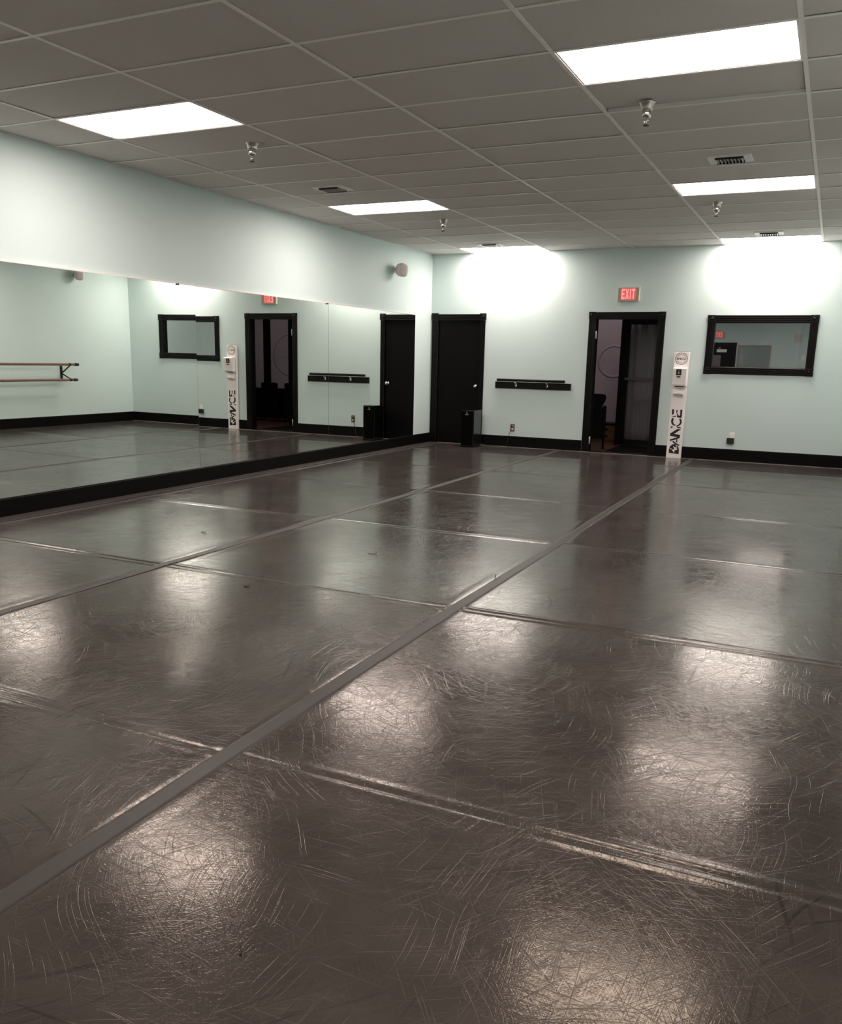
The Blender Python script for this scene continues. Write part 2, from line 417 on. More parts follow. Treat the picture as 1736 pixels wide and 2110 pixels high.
# door_2: open doorway
door2 = empty('door_2', (0, 0, 0), kind='structure')
casing_v(door2, 2.552, .088, 0, 1.950); casing_v(door2, 3.556, .088, 0, 1.950)
casing_h(door2, 1.950, .086, 2.640, 3.556)
rosette(door2, 2.595, 1.993, .094); rosette(door2, 3.600, 1.993, .094)
b = MB().box(D2[0], D2[0]+.018, -.002, .135, 0, D2[3]-.018).box(D2[1]-.018, D2[1], -.002, .135, 0, D2[3]-.018).box(D2[0], D2[1], -.002, .135, D2[3]-.018, D2[3])
b.build('door_jamb', m_black, door2)
MB().box(D2[0]+.018, D2[0]+.028, .066, .100, 0, D2[3]-.018).box(D2[1]-.028, D2[1]-.018, .066, .100, 0, D2[3]-.018).build('door_stop', m_black, door2)
for z in (1.715, .175):
    h = MB().box(D2[0]+.018, D2[0]+.021, .004, .064, z-.055, z+.055).build('hinge', m_hinge, door2); h['label'] = 'pale metal hinge plate'
    kn = MB().tube([(D2[0]+.024, -.004, z-.055), (D2[0]+.024, -.004, z+.055)], .007, 8).build('hinge_knuckle', m_hinge); kn.parent = h
MB().box(D2[0]+.018, D2[1]-.018, 0, .12, 0, .010).build('threshold', m_black, door2)

# window_1: observation window
win = empty('window_1', (0, 0, 0), kind='structure')
wx0, wx1, wz0, wz1 = 4.222, 5.622, 1.199, 1.990
casing_v(win, wx0, .098, wz0+.098, wz1-.098); casing_v(win, wx1-.098, .098, wz0+.098, wz1-.098)
casing_h(win, wz1-.098, .098, wx0+.098, wx1-.098); casing_h(win, wz0, .098, wx0+.098, wx1-.098, name='sill_casing')
for x in (wx0+.049, wx1-.049):
    for z in (wz0+.049, wz1-.049): rosette(win, x, z, .104)
MB().box(WN[0], WN[0]+.012, -.001, .10, WN[2], WN[3]).box(WN[1]-.012, WN[1], -.001, .10, WN[2], WN[3]).box(WN[0]+.012, WN[1]-.012, -.001, .10, WN[3]-.012, WN[3]).box(WN[0]+.012, WN[1]-.012, -.001, .10, WN[2], WN[2]+.014).build('window_liner', m_black, win)
g = MB().box(WN[0]+.012, WN[1]-.012, .045, .051, WN[2]+.014, WN[3]-.012).build('window_pane', m_pane, win)
# the two window faces would reflect twice: keep only the front face
bm = bmesh.new(); bm.from_mesh(g.data)
bmesh.ops.delete(bm, geom=[f for f in bm.faces if f.normal.y > -.5], context='FACES'); bm.to_mesh(g.data); bm.free()

# ------------------------------------------------------------------ mirror wall
names = {0: 'wall mirror panel nearest the corner, reflecting the closed black door',
         1: 'middle wall mirror panel reflecting the open doorway and the white post',
         2: 'wall mirror panel at the left picture edge, reflecting the double barre',
         3: 'wall mirror panel just outside the left picture edge', 4: 'last wall mirror panel before the rear wall'}
SY = [-.600, -3.126, -5.675, -8.224, -10.773, -13.30]
TILT = [(0, 0), (.0, .0), (-.0028, 0), (0, 0), (0, 0)]
for i in range(5):
    yc = (SY[i]+SY[i+1])/2; hw = abs(SY[i]-SY[i+1])/2-.0015
    root = empty('wall_mirror', (.003, yc, MZ0), label=names[i], cat='mirror', group='mirror panels along the left wall')
    me = MB().box(0, .006, -hw, hw, .001, MZ1-MZ0-.010)
    e = me.build('mirror_backing', m_mirroredge); e.parent = root
    f = MB().add([(.0064, -hw+.001, .002), (.0064, hw-.001, .002), (.0064, hw-.001, MZ1-MZ0-.011), (.0064, -hw+.001, MZ1-MZ0-.011)], [(0, 1, 2, 3)]).build('mirror_glass', m_mirror); f.parent = root
    root.rotation_euler = (0, -TILT[i][0], TILT[i][1])
    root['seam'] = 0; del root['seam']
tr_ = MB().prism([(0, MZ1-.012), (.016, MZ1-.012), (.016, MZ1+.004), (0, MZ1+.006)], -13.30, -.600, 'y').build('trim_1', simple('white_mirror_cap', (.82, .82, .79), .35)); tag(tr_, kind='structure')
for y, nm in ((-3.16, 'at the seam near the corner'), (-5.93, 'left of the farther seam')):
    tag(MB().box(.017, .022, y-.02, y+.02, MZ1-.022, MZ1-.006).build('mirror_clip', m_blackmetal, bevel=.002), 'small dark mirror clip under the white cap ' + nm, 'clip', 'clips holding the mirror top')

# ------------------------------------------------------------------ ceiling lights
lab = {(3, 0): 'largest bright ceiling light panel, at the upper right', (3, 6): 'ceiling light panel in the middle of the right row',
       (3, 12): 'ceiling light panel against the back wall on the right, above the window', (0, 0): 'large bright ceiling light panel at the upper left, near the mirror wall',
       (0, 6): 'ceiling light panel in the middle of the left row', (0, 12): 'ceiling light panel against the back wall, nearest the corner',
       (3, -6): 'ceiling light panel above the camera on the right, out of view', (0, -6): 'ceiling light panel beside the camera on the left, out of view'}
for c, r in lights:
    x0, x1, y0, y1 = gx(c)+.013, gx(c+1)-.013, gy(r)+.013, gy(r+1)-.013
    root = empty('ceiling_light', ((x0+x1)/2, (y0+y1)/2, H), label=lab[(c, r)], cat='ceiling light', group='recessed light panels in two rows')
    a, bq = (x1-x0)/2, (y1-y0)/2
    f = MB().box(-a, a, -bq, -bq+.010, 0, .05).box(-a, a, bq-.010, bq, 0, .05).box(-a, -a+.010, -bq+.010, bq-.010, 0, .05).box(a-.010, a, -bq+.010, bq-.010, 0, .05).build('light_frame', m_tee); f.parent = root
    d = MB().box(-a+.010, a-.010, -bq+.010, bq-.010, .003, .008).build('diffuser', m_light); d.parent = root

# ------------------------------------------------------------------ sprinklers and vents
def sprinkler(x, y, label):
    root = empty('sprinkler_head', (x, y, H), label=label, cat='sprinkler', group='chrome ceiling sprinklers')
    def P(mb, n, m): o = mb.build(n, m); o.parent = root; return o
    P(MB().lathe([(.050, .006), (.050, 0), (.044, -.004), (.036, -.034), (.032, -.046), (.010, -.046)], n=24), 'escutcheon_cup', m_steel)
    P(MB().lathe([(.028, -.044), (.030, -.052), (.030, -.074), (.026, -.082), (.016, -.088), (.010, -.092)], n=24), 'sprinkler_body', m_chrome)
    P(MB().tube([(-.014, 0, -.090), (-.013, 0, -.108), (-.004, 0, -.126)], .0032, 6).tube([(.014, 0, -.090), (.013, 0, -.108), (.004, 0, -.126)], .0032, 6).tube([(0, 0, -.09), (0, 0, -.126)], .004, 8), 'frame_arms', m_chrome)
    P(MB().lathe([(.004, -.124), (.020, -.130), (.021, -.133), (.006, -.133)], n=16), 'deflector', m_blackmetal)
sprinkler(4.633, -6.832, 'large chrome sprinkler head below the biggest light panel at upper right')
sprinkler(1.598, -6.843, 'chrome sprinkler head beside the upper left light panel')
sprinkler(4.629, -3.213, 'small chrome sprinkler head below the middle right light panel')
sprinkler(1.550, -3.076, 'small chrome sprinkler head beyond the middle left light panel')
m_dark = simple('vent_dark', (.02, .015, .012), .8)
m_blade = simple('vent_blade', (.30, .27, .24), .4)
def vent(x, y, label):
    root = empty('ceiling_vent', (x, y, H+.004), label=label, cat='vent', group='louvred vents in the ceiling')
    def P(mb, n, m): o = mb.build(n, m); o.parent = root; return o
    a, b_ = .165, .125; c = .105; e = .085
    P(MB().prism([(-a, 0), (a, 0), (a, .006), (-a, .006)], -b_, -e, 'y').box(-a, a, e, b_, -.012, .004).box(-a, -c, -e, e, -.012, .004).box(c, a, -e, e, -.012, .004).box(-a, a, -b_, -e, -.012, .004), 'vent_frame', m_tee)
    P(MB().box(-c, c, -e, e, 0, .002), 'recess_shade', m_dark)  # dark sheet painted as the shade of a recess; the tile has no hole
    for k in range(8):
        xx = -c + .016 + k*.0262
        P(MB().add([(xx+.008*math.sin(t*.5)*1.2-.004, yy, -.028+.007*t) for t in range(5) for yy in (-e, e)],
                   [(2*t, 2*t+1, 2*t+3, 2*t+2) for t in range(4)], True), 'louvre_blade', m_blade)
    P(MB().box(-c, c, -e-.001, -e+.002, -.026, 0), 'vent_lip', m_dark); P(MB().box(-c, c, e-.002, e+.001, -.026, 0), 'vent_lip', m_dark)
vent(4.95, -5.12, 'ceiling vent between the two larger right light panels')
vent(1.27, -5.10, 'ceiling vent between the two larger left light panels')
vent(4.97, -.93, 'small ceiling vent in front of the far right light panel')
vent(1.30, -.86, 'small ceiling vent in front of the far light panel by the corner')

# ------------------------------------------------------------------ exit signs
def letters(txt, w_, h_):
    E = {'E': [[(0,0),(1,0),(1,.2),(.28,.2),(.28,.4),(.85,.4),(.85,.6),(.28,.6),(.28,.8),(1,.8),(1,1),(0,1)]],
         'X': [[(0,0),(.3,0),(.5,.33),(.7,0),(1,0),(.66,.5),(1,1),(.7,1),(.5,.67),(.3,1),(0,1),(.34,.5)]],
         'I': [[(.2,0),(.8,0),(.8,1),(.2,1)]],
         'T': [[(.36,0),(.64,0),(.64,.8),(1,.8),(1,1),(0,1),(0,.8),(.36,.8)]]}
    wd = {'E': 1, 'X': 1.1, 'I': .5, 'T': 1}; gap = .16
    tot = sum(wd[c] for c in txt)+gap*(len(txt)-1); s = w_/tot; out = []; x = 0
    for c in txt:
        for poly in E[c]: out.append([((x+px*wd[c])*s, pz*h_) for px, pz in poly])
        x += wd[c]+gap
    return out
def exit_sign(loc, label, rz=0):
    root = empty('exit_sign', loc, label=label, cat='sign', group='lit exit signs'); root.rotation_euler = (0, 0, rz)
    def P(mb, n, m, **k): o = mb.build(n, m, **k); o.parent = root; return o
    P(MB().box(-.156, .156, -.045, 0, -.095, .095), 'housing', m_cream, bevel=.004)
    P(MB().box(-.146, .146, -.0475, -.045, -.086, .086), 'sign_face', m_beige)
    P(MB().box(-.106, .106, -.0485, -.0475, -.080, .078), 'halo_panel', m_exithalo)
    for poly in letters('EXIT', .190, .142):
        P(MB().prism([(x-.095, z-.071) for x, z in poly], -.0515, -.0485, 'y'), 'letter', m_exit)
exit_sign((3.105, 0, 2.282), 'red lit exit sign on the aqua back wall above the open doorway')
exit_sign((2.72, -D, 2.205), 'red lit exit sign over the rear door, seen as reflection in the window glass', math.pi)

# ------------------------------------------------------------------ short barre on board
root = empty('mounted_barre', (1.733, 0, .95), label='black short barre on a black board with two chrome brackets, on the back wall', cat='barre')
def P(mb, n, m, **k): o = mb.build(n, m, **k); o.parent = root; return o
P(MB().box(-.602, .602, -.022, 0, -.049, .050), 'backing_board', m_black, bevel=.002)
P(MB().tube([(-.555, -.075, .079), (.525, -.075, .079)], .020, 16), 'barre_rail', m_black, bevel=.003)
for xx in (-.258, .240):
    br = P(MB().box(xx-.012, xx+.012, -.030, -.022, -.02, .035).tube([(xx, -.026, -.012), (xx, -.045, -.010), (xx, -.062, .008), (xx, -.072, .040), (xx, -.075, .060)], [.008, .009, .010, .012, .014], 10), 'bracket', m_chrome)
    br['label'] = 'chrome bracket'

# ------------------------------------------------------------------ outlets
def outlet(name, x, z, plate, label):
    root = empty(name, (x, 0, z), label=label, cat='outlet')
    o = MB().box(-.035, .035, -.006, 0, -.058, .058).build('cover_plate', plate, bevel=.002); o.parent = root
    for s in (.020, -.020):
        q = MB().lathe([(.017, -.006), (.017, -.009), (.015, -.0095)], (0, 0, s), 20, 'y').build('socket', m_plast); q.parent = root
    return root
r1 = outlet('wall_outlet', 1.440, .300, m_plate, 'bronze wall outlet with a black plug, low on the back wall under the barre')
tag(MB().box(1.425, 1.452, -.030, -.0096, .306, .332).tube([(1.434, -.022, .308), (1.420, -.028, .27), (1.398, -.030, .20), (1.383, -.027, .165), (1.375, -.030, .05), (1.33, -.05, .012), (1.20, -.075, .011), (1.08, -.12, .011), (1.0, -.16, .03), (.95, -.20, .05)], .0035, 8).build('loose_cable', m_blackmetal), 'thin black power cord from the outlet down to the floor speaker', 'cord')
r2 = outlet('wall_outlet', 4.684, .345, m_plast, 'white wall outlet under the window, half hidden by a black adapter')
tag(MB().box(4.622, 4.718, -.050, -.0096, .245, .328).build('power_adapter', m_blackmetal, bevel=.006), 'black power adapter plugged into the white outlet under the window', 'adapter')

# ------------------------------------------------------------------ floor speaker in the corner
root = empty('floor_speaker', (.875, -.33, 0), label='tall glossy black floor speaker standing before the closed black door', cat='speaker')
def P(mb, n, m, **k): o = mb.build(n, m, **k); o.parent = root; return o
P(MB().box(-.105, .105, -.145, .155, .012, .563), 'cabinet', m_gloss, bevel=.004)
P(MB().box(-.100, .085, -.158, -.146, .03, .545), 'front_grille', m_cloth, bevel=.004)
P(MB().box(-.108, .108, -.160, .16, 0, .012), 'base_plate', m_cloth)
P(MB().lathe([(.009, -.158), (.009, -.160), (.002, -.160)], (-.012, 0, .522), 16, 'y'), 'badge', m_mark)
b = MB()
for i in range(7): b.box(-.040+i*.0085, -.040+i*.0085+.006, -.160, -.158, .494, .494+(.006 if i % 2 else .008))
P(b, 'badge_lettering', m_mark)

# ------------------------------------------------------------------ white board post with sanitiser dispenser
BX0, BX1, BY, BH = 3.816, 4.022, -.062, 1.492
root = empty('dispenser_post', ((BX0+BX1)/2, -.04, 0), label='tall narrow white board with black lettering standing between doorway and window', cat='post')
cx, cy = root.location.x, root.location.y
def P(mb, n, m, **k): o = mb.build(n, m, **k); o.parent = root; o.matrix_parent_inverse = Matrix.Translation((-cx, -cy, 0)); return o
P(MB().box(BX0, BX1, BY, -.017, 0, BH), 'board', m_white, bevel=.004)
P(MB().box(BX0, BX1, BY+.004, -.017, BH, BH+.006), 'top_cap', m_grey)
# DANCE decal: (u along the text, v across), in units where the text is 153 long and 36 high
GL = {'D': [[(300,1670),(655,1690),(668,1540),(650,1460),(620,1410),(580,1420),(520,1350),(440,1360),(370,1410),(325,1480),(305,1560)]],
      'A': [[(435,1240),(470,1250),(620,1345),(680,1360),(680,1400),(640,1405),(575,1380),(520,1355),(440,1290)],
            [(575,1170),(605,1160),(605,1300),(560,1270)], [(345,1255),(385,1270),(390,1290)]],
      'N': [[(725,815),(725,840),(490,1000),(705,1020),(695,1135),(560,1180),(480,1215),(340,1250),(335,1200),(500,1145),(610,1105),(350,1075),(350,990),(560,850),(600,830)],
            [(375,745),(465,745),(430,780),(370,810)], [(590,750),(725,750),(725,785),(600,790)]],
      'C': [[(440,440),(485,490),(455,540),(460,610),(490,660),(545,685),(520,715),(450,700),(400,650),(380,580),(395,500)],
            [(715,450),(755,510),(765,580),(745,640),(690,700),(600,745),(565,700),(640,680),(690,620),(700,550),(670,490)]],
      'E': [[(425,150),(495,150),(480,310),(410,350)], [(570,175),(635,175),(560,315)],
            [(715,155),(785,155),(760,435),(590,425),(600,300),(630,260),(640,355),(700,360)], [(420,395),(500,385),(535,355),(555,400),(500,415),(430,415)]]}
DANCER = [(335,1490),(365,1495),(430,1540),(480,1545),(490,1500),(455,1425),(480,1425),(520,1460),(555,1450),(590,1430),(600,1440),(575,1485),(610,1520),(600,1545),(545,1550),(500,1590),(505,1650),(490,1645),(430,1590),(435,1565),(345,1510)]
def uv(pt):
    x, y = pt; return (1680-y)/10, (655+(1680-y)*.085-x)/10
def decal(frame, mb_y, thick, names=True, mat=m_print, mat2=m_white, add=None, join=False):
    jm = MB()
    for ch, polys in GL.items():
        mb = MB()
        for poly in polys: mb.prism([frame(*uv(q)) for q in poly], mb_y-thick, mb_y, 'y')
        if join:
            for poly in polys: jm.prism([frame(*uv(q)) for q in poly], mb_y-thick, mb_y, 'y')
        else: add(mb, 'letter', mat)
    if join: add(jm, 'seal_lettering', mat)
    add(MB().prism([frame(*uv(q)) for q in DANCER], mb_y-thick*1.8, mb_y-thick, 'y'), 'dancer_emblem', mat2)
k = .627/153
decal(lambda u, v: (BX1-.032-v*k*.95, .066+u*k), BY, .0010, add=P)
# round seal at the top
sx, sz, sr = 3.918, 1.396, .083
P(MB().lathe([(sr-.007, BY), (sr-.007, BY-.0012), (sr, BY-.0012), (sr, BY)], (sx, 0, sz), 48, 'y'), 'seal_ring', m_print)
P(MB().lathe([(0.001, BY-.0010), (sr-.007, BY-.0010), (sr-.007, BY-.0014)], (sx, 0, sz), 48, 'y'), 'seal_disc', m_white)
k2 = .128/153
decal(lambda u, v: (sx-.064+u*k2, sz-.014+v*k2), BY-.0014, .0006, add=P, join=True)
b = MB()
for a0, a1, n in ((28, 152, 17), (208, 332, 13)):
    for i in range(n):
        t0 = math.radians(a0+(a1-a0)*i/n); t1 = math.radians(a0+(a1-a0)*(i+.72)/n); ra, rb = sr*.64, sr*.76
        b.prism([(sx+ra*math.cos(t0), sz+ra*math.sin(t0)), (sx+rb*math.cos(t0), sz+rb*math.sin(t0)), (sx+rb*math.cos(t1), sz+rb*math.sin(t1)), (sx+ra*math.cos(t1), sz+ra*math.sin(t1))], BY-.0021, BY-.0014, 'y')
b = b.build('seal_small_print', m_grey); b.parent = root; b.matrix_parent_inverse = Matrix.Translation((-cx, -cy, 0)); b['kind'] = 'stuff'

root = empty('sanitizer_dispenser', (3.926, BY-.004, 1.15), label='white wall dispenser with a dark window, mounted on the tall white board', cat='dispenser')
def P(mb, n, m, **k): o = mb.build(n, m, **k); o.parent = root; return o
P(MB().prism([(0, -.128), (-.088, -.128), (-.098, -.105), (-.108, .112), (-.085, .124), (0, .128)], -.094, .094, 'x'), 'housing', m_plast, bevel=.006)
P(MB().box(-.060, .060, -.075, -.02, -.142, -.128), 'nozzle', m_dark)
P(MB().box(-.076, .064, -.012, -.003, -.282, -.182), 'tray_bracket', m_white, bevel=.003)
P(MB().prism([(-.004, -.245), (-.085, -.245), (-.090, -.228), (-.084, -.228), (-.082, -.239), (-.004, -.239)], -.080, .058, 'x'), 'drip_tray', m_plast)
P(MB().box(-.047, .025, -.1115, -.100, .022, .104), 'level_window', m_print)
P(MB().lathe([(.013, -.1115), (.013, -.1125), (.006, -.1125)], (-.011, 0, .050), 16, 'y'), 'window_mark', m_grey)
P(MB().box(-.012-.004, -.012+.004, -.1125, -.1115, .068, .090), 'window_tick', m_grey)
P(MB().box(-.034, .014, -.110, -.100, -.010, .006), 'label_bar', m_print)

# ------------------------------------------------------------------ wall speakers
def wall_speaker(x, y, z, sgn, label):
    root = empty('wall_speaker', (x, y, z), label=label, cat='speaker', group='pair of small wall speakers')
    def P(mb, n, m, **k): o = mb.build(n, m, **k); o.parent = root; return o
    P(MB().box(*sorted((0, sgn*.012)), -.035, .035, -.045, .045), 'wall_plate', m_greyplast, bevel=.003)
    P(MB().tube([(sgn*.010, 0, 0), (sgn*.060, 0, 0), (sgn*.085, 0, 0)], .017, 10), 'bracket_arm', m_greyplast)
    # bulbous body: rounded-square sections along its axis, tapering to the back
    ax = Vector((sgn*.84, -.50, -.20)).normalized(); sd = ax.cross(Vector((0,0,1))).normalized(); u_ = sd.cross(ax)
    c0 = Vector((sgn*.070, 0, 0))
    def sec(d, r, n=24, sq=.8):
        out = []
        for i in range(n):
            t = 2*math.pi*i/n; q = (abs(math.cos(t))**3+abs(math.sin(t))**3)**(-1/3); rr = r*(1-sq+sq*q)
            out.append(c0+ax*d+sd*math.cos(t)*rr*.92+u_*math.sin(t)*rr*1.05)
        return out
    def loft(prof):
        vs = []; fs = []; n = 24
        for d, r in prof: vs += sec(d, r)
        for j in range(len(prof)-1):
            for i in range(n): fs.append((j*n+i, j*n+(i+1) % n, (j+1)*n+(i+1) % n, (j+1)*n+i))
        fs += [tuple(range(n)), tuple((len(prof)-1)*n+i for i in range(n))]
        return MB().add(vs, fs, True)
    P(loft([(-.035, .012), (-.03, .035), (-.015, .055), (.02, .075), (.065, .088), (.078, .089)]), 'speaker_body', m_greyplast)
    P(loft([(.0785, .086), (.082, .088), (.128, .084), (.145, .074), (.150, .04)]), 'speaker_grille', m_grille)
    q = c0+ax*.151+u_*.0+sd*(-.02)
    P(MB().lathe([(.001, .004), (.005, .003), (.006, -.003)], tuple(q), 10), 'badge', m_plast)
wall_speaker(0, -1.30, 2.565, 1, 'small white wall speaker high on the left wall near the corner')
wall_speaker(W, -1.25, 2.600, -1, 'small white wall speaker on the right wall, seen cut off in the mirror')

# ------------------------------------------------------------------ double barre on the right wall
root = empty('double_barre', (W, -1.5, 0), label='wooden double ballet barre on black brackets on the right wall, seen in the mirror', cat='barre')
def P(mb, n, m, **k): o = mb.build(n, m, **k); o.parent = root; return o
YB = -11.8
P(MB().tube([(-.215, -.06, 1.058), (-.215, YB+1.5, 1.058)], .021, 14), 'barre_rail', m_wood)
P(MB().tube([(-.215, -.10, .797), (-.215, YB+1.5, .797)], .021, 14), 'barre_rail', m_wood)
for z in (1.058, .797):
    P(MB().tube([(-.215, 0 if z > 1 else -.04, z), (-.215, -.085 if z > 1 else -.125, z)], .025, 14), 'end_cap', m_blackmetal)
for k in range(6):
    yy = -.19-k*1.98
    if yy < YB+1.5: break
    P(MB().box(-.012, 0, yy-.022, yy+.022, .77, 1.03).tube([(-.010, yy, .90), (-.215, yy, 1.035)], .011, 8).tube([(-.010, yy, .90), (-.215, yy, .815)], .011, 8)
      .tube([(-.215, yy-.02, 1.058), (-.215, yy+.02, 1.058)], .025, 12).tube([(-.215, yy-.02, .797), (-.215, yy+.02, .797)], .025, 12), 'bracket', m_blackmetal)

# ------------------------------------------------------------------ rear wall: door, framed sheet, paper (all seen in the window's reflection)
door4 = empty('door_4', (0, 0, 0), kind='structure')
dx0, dx1, dz = 2.20, 3.14, 1.90
yr = -D
def R4(mb, n, m): o = mb.build(n, m); o.parent = door4; return o
for x0 in (dx0-.09, dx1): R4(MB().prism([(x0+a, yr+t) for a, t in flute(.09)], 0, dz, 'z'), 'side_casing', m_black)
R4(MB().prism([(yr+t, dz+a) for a, t in flute(.09)], dx0, dx1, 'x'), 'head_casing', m_black)
for x in (dx0-.045, dx1+.045):
    R4(MB().box(x-.047, x+.047, yr, yr+.024, dz-.002, dz+.092), 'corner_block', m_black)
R4(MB().box(dx0, dx1, yr, yr+.012, .005, dz-.002), 'door_leaf', m_door)
R4(MB().box(2.69, 2.97, yr+.012, yr+.018, 1.715, 1.800), 'door_plate', m_plast)
R4(MB().box(2.74, 2.79, yr+.012, yr+.018, 1.825, 1.845), 'door_plate', m_plast)
R4(MB().box(2.55, 2.82, yr+.012, yr+.016, 1.15, 1.63), 'door_glass', simple('dim_door_glass', (.16, .14, .14), .2))
root = empty('poster_frame', (3.72, yr, 1.56), label='tan framed glossy sheet beside the rear door, seen reflected in the window', cat='frame')
def P(mb, n, m, **k): o = mb.build(n, m, **k); o.parent = root; return o
a, c = .45, .37
P(MB().box(-a, a, 0, .02, c-.03, c).box(-a, a, 0, .02, -c, -c+.03).box(-a, -a+.03, 0, .02, -c+.03, c-.03).box(a-.03, a, 0, .02, -c+.03, c-.03), 'frame', m_frame)
vs = []; fs = []; n = 16
for j in range(n+1):
    for i in range(n+1):
        u, v = i/n, j/n; vs.append((-a+.03+(2*a-.06)*u, .006+.012*math.sin(u*3.1)*math.sin(v*3.1)*(.5+.5*math.sin(u*4+v*5)), -c+.03+(2*c-.06)*v))
for j in range(n):
    for i in range(n): fs.append((j*(n+1)+i, j*(n+1)+i+1, (j+1)*(n+1)+i+1, (j+1)*(n+1)+i))
P(MB().add(vs, fs, True), 'sheet', m_acetate)
tag(MB().box(4.74, 4.96, yr, yr+.003, 2.01, 2.25).build('wall_notice', m_paper), 'pale paper notice on the rear wall, seen faintly in the window reflection', 'notice')
tag(MB().box(4.98, 5.08, yr, yr+.01, 1.52, 1.66).build('wall_switch', m_plast, bevel=.002), 'pale wall switch plate on the rear wall, reflected at the window edge', 'switch')

# ------------------------------------------------------------------ lobby beyond the open doorway
LY = 3.1
lf = tag(MB().box(.6, 7.2, T, LY, -.12, -.002).build('floor_lobby', m_lobbyfloor), kind='structure')
tag(MB().box(.6, 7.2, LY, LY+.1, 0, 2.75).build('wall_lobby', m_lilac), kind='structure')
tag(MB().box(.5, .6, T, LY, 0, 2.75).build('wall_lobby_left', m_lilac), kind='structure')
tag(MB().box(7.2, 7.3, T, LY, 0, 2.75).build('wall_lobby_right', m_lilac), kind='structure')
tag(MB().box(.5, 7.3, T, LY+.1, 2.75, 2.85).build('ceiling_lobby', m_tile), kind='structure')
tag(MB().box(.6, 7.2, LY-.015, LY, 0, .12).build('baseboard_lobby', m_base), kind='structure')
def ring(cx_, cz_, r, label, nm):
    root = empty(nm, (cx_, LY, cz_), label=label, cat='wall decal', group='round decals on the lobby wall')
    def P(mb, n, m, **k): o = mb.build(n, m, **k); o.parent = root; return o
    P(MB().lathe([(r-.05, -.0002), (r-.05, -.0006), (r, -.0006), (r, -.0002)], (0, 0, 0), 48, 'y'), 'decal_ring', m_logo)
    P(MB().lathe([(.001, -.0002), (r-.05, -.0002), (r-.05, -.0007)], (0, 0, 0), 48, 'y'), 'decal_disc', m_lilac)
    kk = 1.45*r/153
    def A(mb, n, m): P(mb, n, m)
    jm = MB()
    for ch, polys in GL.items():
        for poly in polys: jm.prism([(-.725*r+uv(q)[0]*kk, -.17*r+uv(q)[1]*kk) for q in poly], -.0011, -.0007, 'y')
    P(jm, 'decal_lettering', m_logo)
ring(2.235, 1.35, .30, 'faint round dance decal on the lilac lobby wall, seen through the doorway', 'wall_decal')
ring(4.78, 1.35, .46, 'larger faint round dance decal on the lobby wall, seen only in the mirror', 'wall_decal')
tag(MB().box(5.30, 5.46, LY-.05, LY, 0, 2.6).build('trim_2', m_black), kind='structure')

# low brown cabinet with a black top
root = empty('low_cabinet', (2.50, 2.1, -.002), label='low brown wooden cabinet with a black top, seen through the doorway', cat='cabinet')
def P(mb, n, m, **k): o = mb.build(n, m, **k); o.parent = root; return o
P(MB().box(-.30, .42, -.20, .20, .05, .285), 'carcass', m_box, bevel=.003)
P(MB().box(-.32, .44, -.22, .22, .285, .320), 'top', m_black, bevel=.003)
P(MB().box(-.30, .42, -.205, .20, 0, .05), 'plinth', m_lobbyfloor)
for zz in (.100, .215):
    P(MB().box(-.28, .40, -.210, -.200, zz-.048, zz+.048), 'drawer_front', m_box, bevel=.002)
    P(MB().box(-.045, -.005, -.225, -.210, zz-.018, zz+.018), 'drawer_pull', m_black, bevel=.003)

# door_3: glazed entrance door with curtain and push bar
door3 = empty('door_3', (0, 0, 0), kind='structure')
ex0, ex1, ey, ez = 2.755, 3.66, 1.50, 2.08
def R3(mb, n, m, **k): o = mb.build(n, m, **k); o.parent = door3; return o
R3(MB().box(ex0-.001, ex0+.095, ey-.022, ey+.022, .01, ez), 'door_stile', m_black, bevel=.002)
R3(MB().box(ex1-.095, ex1, ey-.022, ey+.022, .01, ez), 'door_stile', m_black, bevel=.002)
R3(MB().box(ex0+.095, ex1-.095, ey-.022, ey+.022, 1.93, ez), 'top_rail', m_black)
R3(MB().box(ex0+.095, ex1-.095, ey-.022, ey+.022, .01, .095), 'bottom_rail', m_black)
R3(MB().box(ex0+.095, ex1-.095, ey-.003, ey+.003, .095, 1.93), 'door_glass', m_clear)
R3(MB().box(ex0+.060, ex1-.06, ey-.062, ey-.045, 1.055, 1.095).box(ex0+.07, ex0+.09, ey-.045, ey-.02, 1.06, 1.09).box(ex1-.09, ex1-.07, ey-.045, ey-.02, 1.06, 1.09), 'push_bar', simple('dull_bar', (.16, .14, .14), .5))
tag(MB().box(ex1+.002, ex1+.08, ey-.03, LY-.02, 0, 2.6).box(ex0-.05, ex0-.002, ey-.03, ey+.03, 0, 2.16).box(ex0-.05, ex1, ey-.03, ey+.03, 2.09, 2.75).build('trim_3', m_black), kind='structure')
vs = []; fs = []; n = 90
for i in range(n+1):
    u = i/n; x = ex0+.06+(ex1-ex0-.12)*u
    yy = ey+.060+.018*math.sin(u*41+2*math.sin(u*9))+.008*math.sin(u*97)
    for j in range(9):
        v = j/8; vs.append((x+.01*math.sin(v*5+u*7), ey+.06+(yy-ey-.06)*(1-.35*v), .085+.012*math.sin(u*23)*(1-v)+1.86*v))
for i in range(n):
    for j in range(8): fs.append((i*9+j, (i+1)*9+j, (i+1)*9+j+1, i*9+j+1))
cu = MB().add(vs, fs, True).build('door_curtain', m_curtain)
sol = cu.modifiers.new('s', 'SOLIDIFY'); sol.thickness = .002
tag(cu, 'pale gathered curtain hanging behind the glass of the entrance door', 'curtain')
tag(MB().box(2.84, 3.55, .30, 1.42, -.002, .008).build('door_mat', m_chair, bevel=.003), 'black mat on the lobby floor before the curtained glass door', 'mat')

